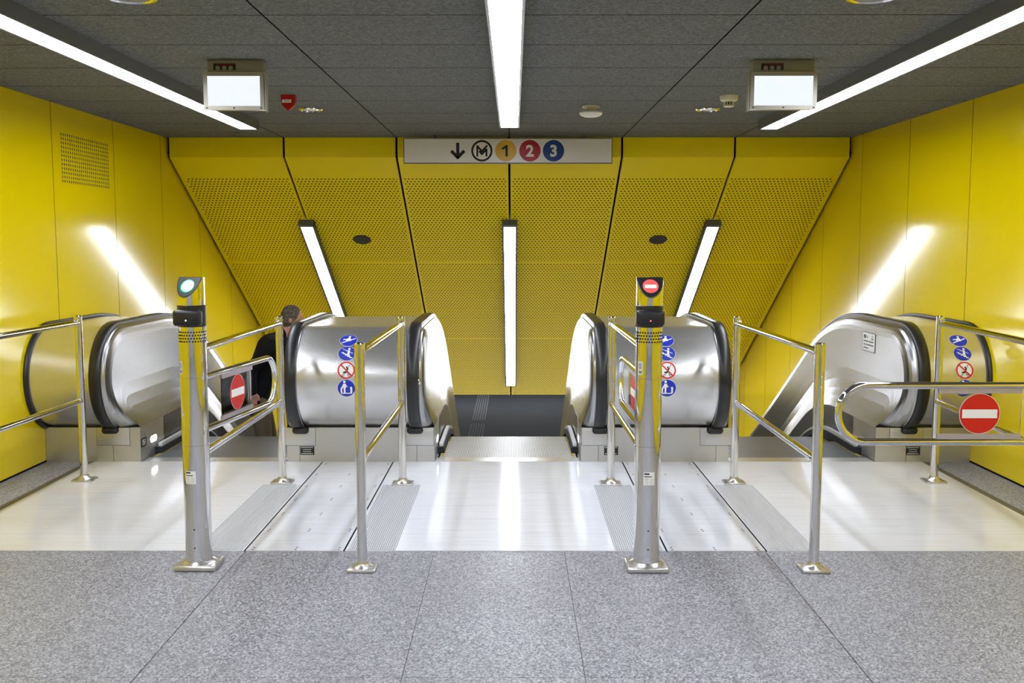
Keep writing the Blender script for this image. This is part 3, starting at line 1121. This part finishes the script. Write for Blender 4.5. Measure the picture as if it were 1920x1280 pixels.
def slope_light(xc, label):
    s0 = (10.745 - YE) / C30
    L = 4.62
    t = thing('slope_light', label, 'wall light', slope_pt(xc, s0 + L / 2), 'light bars on the yellow slope')
    w, dep, lip = .063, .065, .02
    def P(x, s, o):
        return slope_pt(xc + x, s0 + s, o)
    def bx(mb, xa, xb, sa, sb, oa, ob):
        vs = [P(x, s, o) for o in (oa, ob) for x, s in ((xa, sa), (xb, sa), (xb, sb), (xa, sb))]
        mb.add(vs, [(0, 3, 2, 1), (4, 5, 6, 7), (0, 1, 5, 4), (1, 2, 6, 5), (2, 3, 7, 6), (3, 0, 4, 7)])
    mb = MB()
    bx(mb, -w - lip, -w, 0, L, 0, dep)
    bx(mb, w, w + lip, 0, L, 0, dep)
    bx(mb, -w - lip, w + lip, -.004, .045, 0, dep)
    bx(mb, -w - lip, w + lip, L - .01, L, 0, dep)
    mb.build('housing', M['dark_housing'], t)
    for k in range(3):
        mb = MB()
        a, b = .045 + k * (L - .06) / 3, .045 + (k + 1) * (L - .06) / 3
        bx(mb, -w, w, a + .004, b - .004, .03, dep - .004)
        mb.build('diffuser', M['slope_lamp'], t)
    return t
slope_light(-2.18, 'white light bar on the yellow slope above the left escalator')
slope_light(0.0, 'white light bar down the middle of the yellow slope')
slope_light(2.18, 'white light bar on the yellow slope above the right escalator')

# blank light boxes hanging from the ceiling
def lightbox(x0, x1, yf, z0, z1, side, label):
    xc = (x0 + x1) / 2
    t = thing('light_box', label, 'light box', (xc, yf + .06, H), 'hanging light boxes')
    mb = MB()
    f = .022
    mb.rbox((xc, yf + .047, (z0 + z1) / 2), (x1 - x0 - .03, .075, z1 - z0 - .01), .004)
    for a, b, c, d in ((x0, x1, z0, z0 + f), (x0, x1, z1 - f, z1), (x0, x0 + f, z0 + f, z1 - f), (x1 - f, x1, z0 + f, z1 - f)):
        mb.box(a, b, yf, yf + .014, c, d)
    for q in (x0 + f * .8, xc, x1 - f * .8):
        mb.lathe([(.005, -.002), (.005, .003)], (q, yf, z0 + f * .5), 12, 1, axis='Y')
    xo = x1 + .008 if side > 0 else x0 - .008
    mb.box(xo - .0025, xo + .0025, yf + .0, yf + .05, z0 - .008, z1 - .004)
    mb.build('case', [M['box_frame'], M['screw']], t)
    mb = MB()
    mb.box(x0 + f, x1 - f, yf + .004, yf + .012, z0 + f, z1 - f)
    mb.build('lit_face', M['lightbox'], t)
    mb = MB()
    a, b = x0 + .018, x1 - .01
    mb.rbox(((a + b) / 2, yf + .065, (z1 + H) / 2), (b - a, .085, H - z1 - .002), .006)
    w0 = a + (.035 if side > 0 else .045)
    mb.box(w0, w0 + .125, yf + .02, yf + .0235, z1 + .014, H - .022, 1)
    for k in range(3):
        mb.lathe([(.013, -.002), (.013, .004)], (w0 + .025 + .036 * k, yf + .02, z1 + .024), 14, 0, axis='Y')
    mb.box(w0 + .02, w0 + .12, yf + .018, yf + .021, z1 + .045, H - .03, 3)
    mb.build('mount', [M['box_mount'], M['black'], M['box_frame'], M['siren']], t)
    return t
lightbox(-1.690, -1.352, 5.665, 2.300, 2.508, 1, 'hanging light box with blank white face, left of the middle ceiling light')
lightbox(1.362, 1.735, 5.665, 2.302, 2.508, -1, 'hanging light box with blank white face, right of the middle ceiling light')

# direction sign
sx0, sx1, sz0, sz1, sy = -.995, .972, 2.312, 2.548, 9.5
t = thing('direction_sign', 'long white metro sign with arrow and line numbers 1, 2, 3', 'sign', ((sx0 + sx1) / 2, sy, sz0))
mb = MB()
mb.box(sx0, sx1, sy, sy + .05, sz0, sz1, 1)
mb.box(sx0 + .008, sx1 - .008, sy - .003, sy, sz0 + .008, sz1 - .008, 0)
for x in (-.7, .7):
    mb.box(x - .012, x + .012, sy + .015, sy + .04, sz1, H, 1)
mb.build('sign_board', [M['sign_white'], M['dark_housing']], t)
zc = (sz0 + sz1) / 2
K = 9.6 / 1867.0
def sgn(pxx):
    return .042 + (pxx - 963) * K * .993
def place_at(x):
    def pl(u, v, h):
        return (x + u, sy - .0035 - h, zc + v - .001)
    return pl
mb = MB()
pl = place_at(sgn(860))
mk_stroke(mb, pl, [(0, .066), (0, -.06)], .030, .0005, 0)
mk_stroke(mb, pl, [(-.055, -.006), (0, -.062), (.055, -.006)], .030, .0007, 0)
o = mb.build('arrow', M['ink'], t, fix=False)
mb = MB()
pl = place_at(sgn(904.5))
mk_disc(mb, pl, 0, 0, .1, .0005, 0, 2, 56, r0=.081)
w = .018
mk_stroke(mb, pl, [(-.043, -.047), (-.043, .044), (.0, -.004), (.047, .046)], w, .0006, 0)
mk_stroke(mb, pl, [(-.022, -.006), (.0, -.03), (.043, .014), (.043, -.047)], w, .0008, 0)
o = mb.build('metro_mark', M['ink'], t, fix=False)
o['label'] = 'black ring around a double-stroke M'
for ch, pxx, cm, tm in (('1', 948.5, 'sign_yellow', 'ink'), ('2', 993, 'sign_red', 'sign_white'), ('3', 1036.5, 'sign_blue', 'sign_white')):
    mb = MB()
    pl = place_at(sgn(pxx))
    mk_disc(mb, pl, 0, 0, .1, .0005, 0, 2, 56)
    if ch == '1':
        mk_stroke(mb, pl, [(.008, .046), (.008, -.046)], .021, .0012, 1)
        mk_stroke(mb, pl, [(.008, .043), (-.03, .019)], .019, .0014, 1)
    else:
        text_mesh(mb, ch, .145, pl, .0055, 1, .0012)
    o = mb.build('line_number', [M[cm], M[tm]], t, fix=False)
    o['label'] = {'1': 'yellow disc with black 1', '2': 'red disc with white 2', '3': 'blue disc with white 3'}[ch]

# ------------------------------------------------------------------ small ceiling fittings
# red fire siren
t = thing('fire_alarm_beacon', 'red shield-shaped alarm beacon on the ceiling beside the left light box', 'alarm', (-1.515, 7.02, H))
mb = MB()
x, y = -1.515, 7.02
pts = [(-.050, 0), (.050, 0), (.048, -.045), (.042, -.072), (0, -.112), (-.042, -.072), (-.048, -.045)]
F = [(x + a, y - .025, H + b) for a, b in pts]
Bk = [(x + a * .9, y + .045, H + b * .9) for a, b in pts]
n = len(pts)
mb.ngon(F)
mb.ngon(Bk)
mb.add(F + Bk, [(k, (k + 1) % n, n + (k + 1) % n, n + k) for k in range(n)])
mb.build('body', M['siren'], t)
mb = MB()
mb.box(x - .04, x + .022, y - .027, y - .025, H - .054, H - .034)
mb.box(x - .03, x + .014, y - .0276, y - .027, H - .047, H - .041, 1)
o = mb.build('label_strip', [M['white'], M['tactile']], t)

def disc_light(x, y, r, label, group):
    t = thing('ceiling_disc', label, 'ceiling fitting', (x, y, H), group)
    mb = MB()
    mb.lathe([(r, 0), (r, -.008), (r * .93, -.016), (r * .8, -.018), (r * .74, -.012)], (x, y, H), 40, cap=False)
    mb.build('chrome_ring', M['chrome'], t)
    mb = MB()
    mb.lathe([(r * .75, -.012), (r * .5, -.010), (.001, -.009)], (x, y, H), 40, cap=False)
    mb.build('cover', M['box_mount'], t)
disc_light(-1.500, 7.70, .092, 'flat chrome-rimmed disc on the ceiling beside the red alarm beacon', 'flat discs on the ceiling')
disc_light(1.515, 7.70, .092, 'flat chrome-rimmed disc on the ceiling beside the cream smoke detector', 'flat discs on the ceiling')
disc_light(-1.548, 4.235, .118, 'flat disc at the top edge, nearer the left ceiling light', 'flat discs on the ceiling')
disc_light(1.530, 4.235, .118, 'flat disc at the top edge, nearer the right ceiling light', 'flat discs on the ceiling')

t = thing('smoke_detector', 'cream smoke detector on the ceiling left of the right light box', 'smoke detector', (1.54, 7.06, H))
mb = MB()
mb.lathe([(.062, 0), (.062, -.022), (.06, -.03), (.04, -.042)], (1.54, 7.06, H), 32)
mb.build('base', M['cream'], t)
mb = MB()
for k in range(12):
    a = 2 * PI * k / 12
    mb.tube([(1.54 + .033 * math.cos(a), 7.06 + .033 * math.sin(a), H - .04), (1.54 + .033 * math.cos(a), 7.06 + .033 * math.sin(a), H - .066)], .004, 6)
mb.lathe([(.026, -.04), (.026, -.066)], (1.54, 7.06, H), 20, 1)
mb.lathe([(.036, -.064), (.037, -.072), (.03, -.076)], (1.54, 7.06, H), 28)
mb.build('sensing_chamber', [M['cream'], M['black']], t)

t = thing('motion_sensor', 'white domed sensor on a bracket, right of the middle ceiling light', 'sensor', (.62, 7.58, H))
mb = MB()
mb.lathe([(.068, 0), (.068, -.008), (.06, -.012), (.03, -.014), (.028, -.036), (.05, -.042)], (.62, 7.58, H), 32)
mb.build('bracket', M['cream'], t)
mb = MB()
mb.lathe([(.05, -.040), (.084, -.046), (.087, -.054), (.075, -.068), (.05, -.078), (.02, -.082), (.001, -.083)], (.62, 7.58, H), 36)
mb.build('dome', M['white'], t)

# round speakers let into the slope
for x, lab in ((-1.64, 'dark round speaker grille in the yellow slope, left of the middle slope light'), (1.645, 'dark round speaker grille in the yellow slope, right of the middle slope light')):
    s = (11.107 - YE) / C30
    mb = MB()
    def pl(u, v, h):
        return slope_pt(x + u, s + v, h)
    mk_disc(mb, pl, 0, 0, .094, .006, 0, 3, 40)
    A = [pl(.094 * math.cos(2 * PI * k / 40), .094 * math.sin(2 * PI * k / 40), .006) for k in range(41)]
    B = [pl(.1 * math.cos(2 * PI * k / 40), .1 * math.sin(2 * PI * k / 40), 0.001) for k in range(41)]
    mb.strip(A, B)
    tag(mb.build('ceiling_speaker', M['speaker'], origin=slope_pt(x, s), fix=False), lab, 'speaker', 'speakers in the slope')

# perforated vent in the left wall
mb = MB()
X0 = -WX + .0
mb.box(X0, X0 + .0015, 7.44, 8.36, 1.99, 2.39)
for i in range(24):
    for j in range(12):
        if j == 1 and False:
            continue
        yy, zz = 7.475 + i * .0368, 2.022 + j * .0312
        def pl(u, v, h):
            return (X0 + .0018 + h, yy + u, zz + v)
        mk_disc(mb, pl, 0, 0, .0085, 0, 1, 1, 10, ry=.0120)
tag(mb.build('wall_vent', [M['yellow'], M['ink']], origin=(X0, 7.9, 2.19), fix=False), 'grid of small dark vent holes in the left yellow wall', 'vent')

# ------------------------------------------------------------------ person riding down
def remeshed(name, parts, voxel, material, parent, smooth=6):
    """union of tapered capsules / ellipsoids -> one continuous surface"""
    b = bmesh.new()
    for p in parts:
        if p[0] == 'e':
            _, c, rad, rot = p
            g_ = bmesh.ops.create_icosphere(b, subdivisions=3, radius=1)
            Mx = Matrix.Translation(c) @ (rot or Matrix.Identity(4)) @ Matrix.Diagonal((*rad, 1))
            bmesh.ops.transform(b, matrix=Mx, verts=g_['verts'])
        else:
            _, p0, p1, r0, r1 = p
            p0, p1 = Vector(p0), Vector(p1)
            d = p1 - p0
            L = d.length
            q = d.to_track_quat('Z', 'Y').to_matrix().to_4x4()
            g_ = bmesh.ops.create_uvsphere(b, u_segments=20, v_segments=14, radius=1)
            for v_ in g_['verts']:
                if v_.co.z > 1e-6:
                    v_.co = Vector((v_.co.x * r1, v_.co.y * r1, v_.co.z * r1 + L))
                elif v_.co.z < -1e-6:
                    v_.co = v_.co * r0
                else:
                    v_.co = Vector((v_.co.x * r0, v_.co.y * r0, 0))
            bmesh.ops.transform(b, matrix=Matrix.Translation(p0) @ q, verts=g_['verts'])
    o = ROOT[parent]
    bmesh.ops.translate(b, vec=-o, verts=b.verts)
    me = bpy.data.meshes.new(name)
    b.to_mesh(me)
    b.free()
    tmp = bpy.data.objects.new(name, me)
    COL.objects.link(tmp)
    md = tmp.modifiers.new('r', 'REMESH')
    md.mode = 'VOXEL'
    md.voxel_size = voxel
    ms = tmp.modifiers.new('s', 'SMOOTH')
    ms.iterations = smooth
    ms.factor = 0.5
    dg = bpy.context.evaluated_depsgraph_get()
    res = bpy.data.meshes.new_from_object(tmp.evaluated_get(dg))
    bpy.data.objects.remove(tmp)
    res.polygons.foreach_set('use_smooth', [True] * len(res.polygons))
    res.materials.clear()
    res.materials.append(material)
    ob = bpy.data.objects.new(name, res)
    COL.objects.link(ob)
    ob.parent = parent
    ROOT[ob] = o
    return ob

PX, PY, PZ = -2.44, 9.60, -0.818
ta = math.radians(14)
def J(f, l, z):
    return Vector((PX + f * math.cos(ta) - l * math.sin(ta), PY + f * math.sin(ta) + l * math.cos(ta), PZ + z))
t = thing('person', 'person in a black coat and olive trousers riding down the left escalator', 'person', (PX, PY, PZ))
M['skin'] = mat('skin', lin(205, 150, 125), 0.55)
M['coat'] = mat('black_coat', (0.008, 0.008, 0.010, 1), 0.85, spec=0.2)
M['trousers'] = mat('olive_trousers', lin(122, 110, 88), 0.9, spec=0.2)
M['shoe'] = mat('dark_shoe', (0.012, 0.011, 0.01, 1), 0.5)
M['hair'] = mat('grey_brown_hair', lin(82, 74, 66), 0.8)
g = G(M['hair'])
n = g.noise(g.mapping((1, 1, 1)), 60, 3)
g.col(g.ramp(n, [(.35, lin(58, 52, 46)), (.65, lin(120, 112, 104))]))
hr = math.radians(-6)
HD = J(.335, 0, 1.655)
HM = Matrix.Rotation(ta + hr, 4, 'Z') @ Matrix.Rotation(math.radians(10), 4, 'Y')
def hp(f, l, z):
    return HD + HM.to_3x3() @ Vector((f, l, z))
P = []
P += [('e', hp(0, 0, .012), (.096, .076, .104), HM), ('e', hp(.028, 0, -.045), (.066, .058, .072), HM)]
P += [('c', hp(.085, 0, .012), hp(.108, 0, -.022), .008, .013), ('e', hp(.083, 0, -.055), (.014, .024, .007), HM), ('e', hp(.07, 0, -.092), (.022, .026, .018), HM)]
for s in (-1, 1):
    P += [('e', hp(-.012, s * .077, -.012), (.02, .008, .032), HM), ('e', hp(.078, s * .032, .018), (.012, .016, .009), HM), ('e', hp(.082, s * .03, .036), (.012, .022, .006), HM)]
P += [('c', J(.22, 0, 1.46), hp(-.01, 0, -.07), .06, .056), ('c', J(.0, 0, .96), J(.16, 0, 1.36), .135, .15), ('c', J(.0, -.05, .92), J(0, .05, .92), .13, .13),
      ('c', J(.16, -.13, 1.40), J(.16, .13, 1.40), .075, .075)]
HANDS = []
for s in (-1, 1):
    if s < 0:
        sh, el, wr = J(.15, -.185, 1.41), J(-.07, -.235, 1.19), J(-.055, -.235, .985)
        hd = Vector((.05, 0, -1)).normalized()
    else:
        sh, el, wr = J(.17, .185, 1.41), J(.22, .23, 1.12), J(.42, .2, 1.02)
        hd = Vector((.8, .1, -.4)).normalized()
    P += [('c', sh, el, .052, .042), ('c', el, wr, .041, .029)]
    side = Vector((math.cos(ta), math.sin(ta), 0))
    side = (side - hd * side.dot(hd)).normalized()
    nrm = hd.cross(side)
    palm = wr + hd * .055
    P += [('c', wr, palm - side * .018, .026, .02), ('c', wr, palm + side * .018, .026, .02)]
    for k, ln_ in enumerate((.068, .078, .072, .056)):
        b0 = wr + hd * .085 + side * (.03 - .02 * k)
        b1 = b0 + hd * ln_ * .5 + nrm * .004
        b2 = b1 + hd * ln_ * .42 + nrm * s * .018
        P += [('c', palm + side * (.02 - .013 * k), b0, .011, .0098), ('c', b0, b1, .0098, .009), ('c', b1, b2, .009, .0078)]
    b0 = wr + hd * .03 + side * .03
    b1 = b0 + hd * .03 + side * .022
    b2 = b1 + hd * .032 + side * .004
    P += [('c', wr + hd * .02 + side * .012, b0, .014, .012), ('c', b0, b1, .012, .010), ('c', b1, b2, .010, .0085)]
    HANDS.append((sh, el, wr))
    hip, kn, an = J(0, s * .085, .9), J(.045 if s < 0 else .09, s * .095, .5), J(0.0 if s < 0 else .06, s * .1, .09)
    P += [('c', hip, kn, .085, .056), ('c', kn, an, .056, .038), ('c', an, an + (J(.14, 0, .03) - J(0, 0, .09)), .038, .03)]
remeshed('body', P, .0062, M['skin'], t, 4)
P = [('c', J(.0, 0, .98), J(.15, 0, 1.34), .158, .178), ('c', J(.155, -.125, 1.405), J(.155, .125, 1.405), .088, .088), ('c', J(-.02, -.06, .84), J(.02, -.02, 1.05), .135, .15),
     ('c', J(-.02, .06, .84), J(.02, .02, 1.05), .135, .15), ('c', J(.2, 0, 1.45), J(.235, 0, 1.51), .078, .068), ('c', J(.14, -.1, 1.40), J(.0, -.02, 1.1), .1, .15)]
for sh, el, wr in HANDS:
    P += [('c', sh, el, .078, .066), ('c', el, wr, .064, .047)]
o = remeshed('coat', P, .011, M['coat'], t, 8)
o['label'] = 'black thigh-length coat'
P = [('c', J(0, -.05, .9), J(0, .05, .9), .12, .12)]
for s in (-1, 1):
    hip, kn, an = J(0, s * .085, .88), J(.045 if s < 0 else .09, s * .095, .5), J(0.0 if s < 0 else .06, s * .1, .1)
    P += [('c', hip, kn, .105, .078), ('c', kn, an, .076, .07)]
o = remeshed('trousers', P, .011, M['trousers'], t, 6)
o['label'] = 'olive trousers'
for s in (-1, 1):
    a0 = 0.0 if s < 0 else .06
    P = [('c', J(a0 - .03, s * .1, .048), J(a0 + .15, s * .105, .04), .047, .04), ('c', J(a0, s * .1, .09), J(a0, s * .1, .05), .05, .05)]
    remeshed('shoe', P, .009, M['shoe'], t, 3)
P = [('e', hp(-.016, 0, .024), (.1, .086, .108), HM), ('e', hp(-.04, 0, -.025), (.078, .082, .085), HM)]
o = remeshed('hair', P, .007, M['hair'], t, 3)
o['label'] = 'short grey-brown hair'

# ------------------------------------------------------------------ unseen fill lights, added to light the lower hall and brighten the slope
for k, (y, e) in enumerate(((18.5, 470), (26, 90), (38, 170))):
    ld = bpy.data.lights.new('lower_hall_fill', 'AREA')
    ld.shape = 'RECTANGLE'
    ld.size, ld.size_y = (7, 3.0) if k == 0 else (10, 1.0)
    ld.energy = e
    lo = bpy.data.objects.new('lower_hall_fill', ld)
    lo.location = (0, y, -0.8)
    COL.objects.link(lo)

# ------------------------------------------------------------------ world, camera, colour
w = bpy.data.worlds.new('world')
scn.world = w
w.use_nodes = True
w.node_tree.nodes['Background'].inputs[0].default_value = (.5, .5, .5, 1)
w.node_tree.nodes['Background'].inputs[1].default_value = 0.05

cd = bpy.data.cameras.new('camera')
cd.sensor_width = 36
cd.lens = 35
cd.clip_end = 200
cam = bpy.data.objects.new('camera', cd)
cam.location = (.042, 0, 1.55)
cam.rotation_euler = (math.radians(90 - 5.55), 0, math.radians(.092))
COL.objects.link(cam)
scn.camera = cam
vs_ = scn.view_settings
scn.display_settings.display_device = 'sRGB'
vs_.view_transform = 'Standard'
vs_.look = 'None'
vs_.exposure = 0.0
vs_.gamma = 1.0
vs_.use_curve_mapping = False
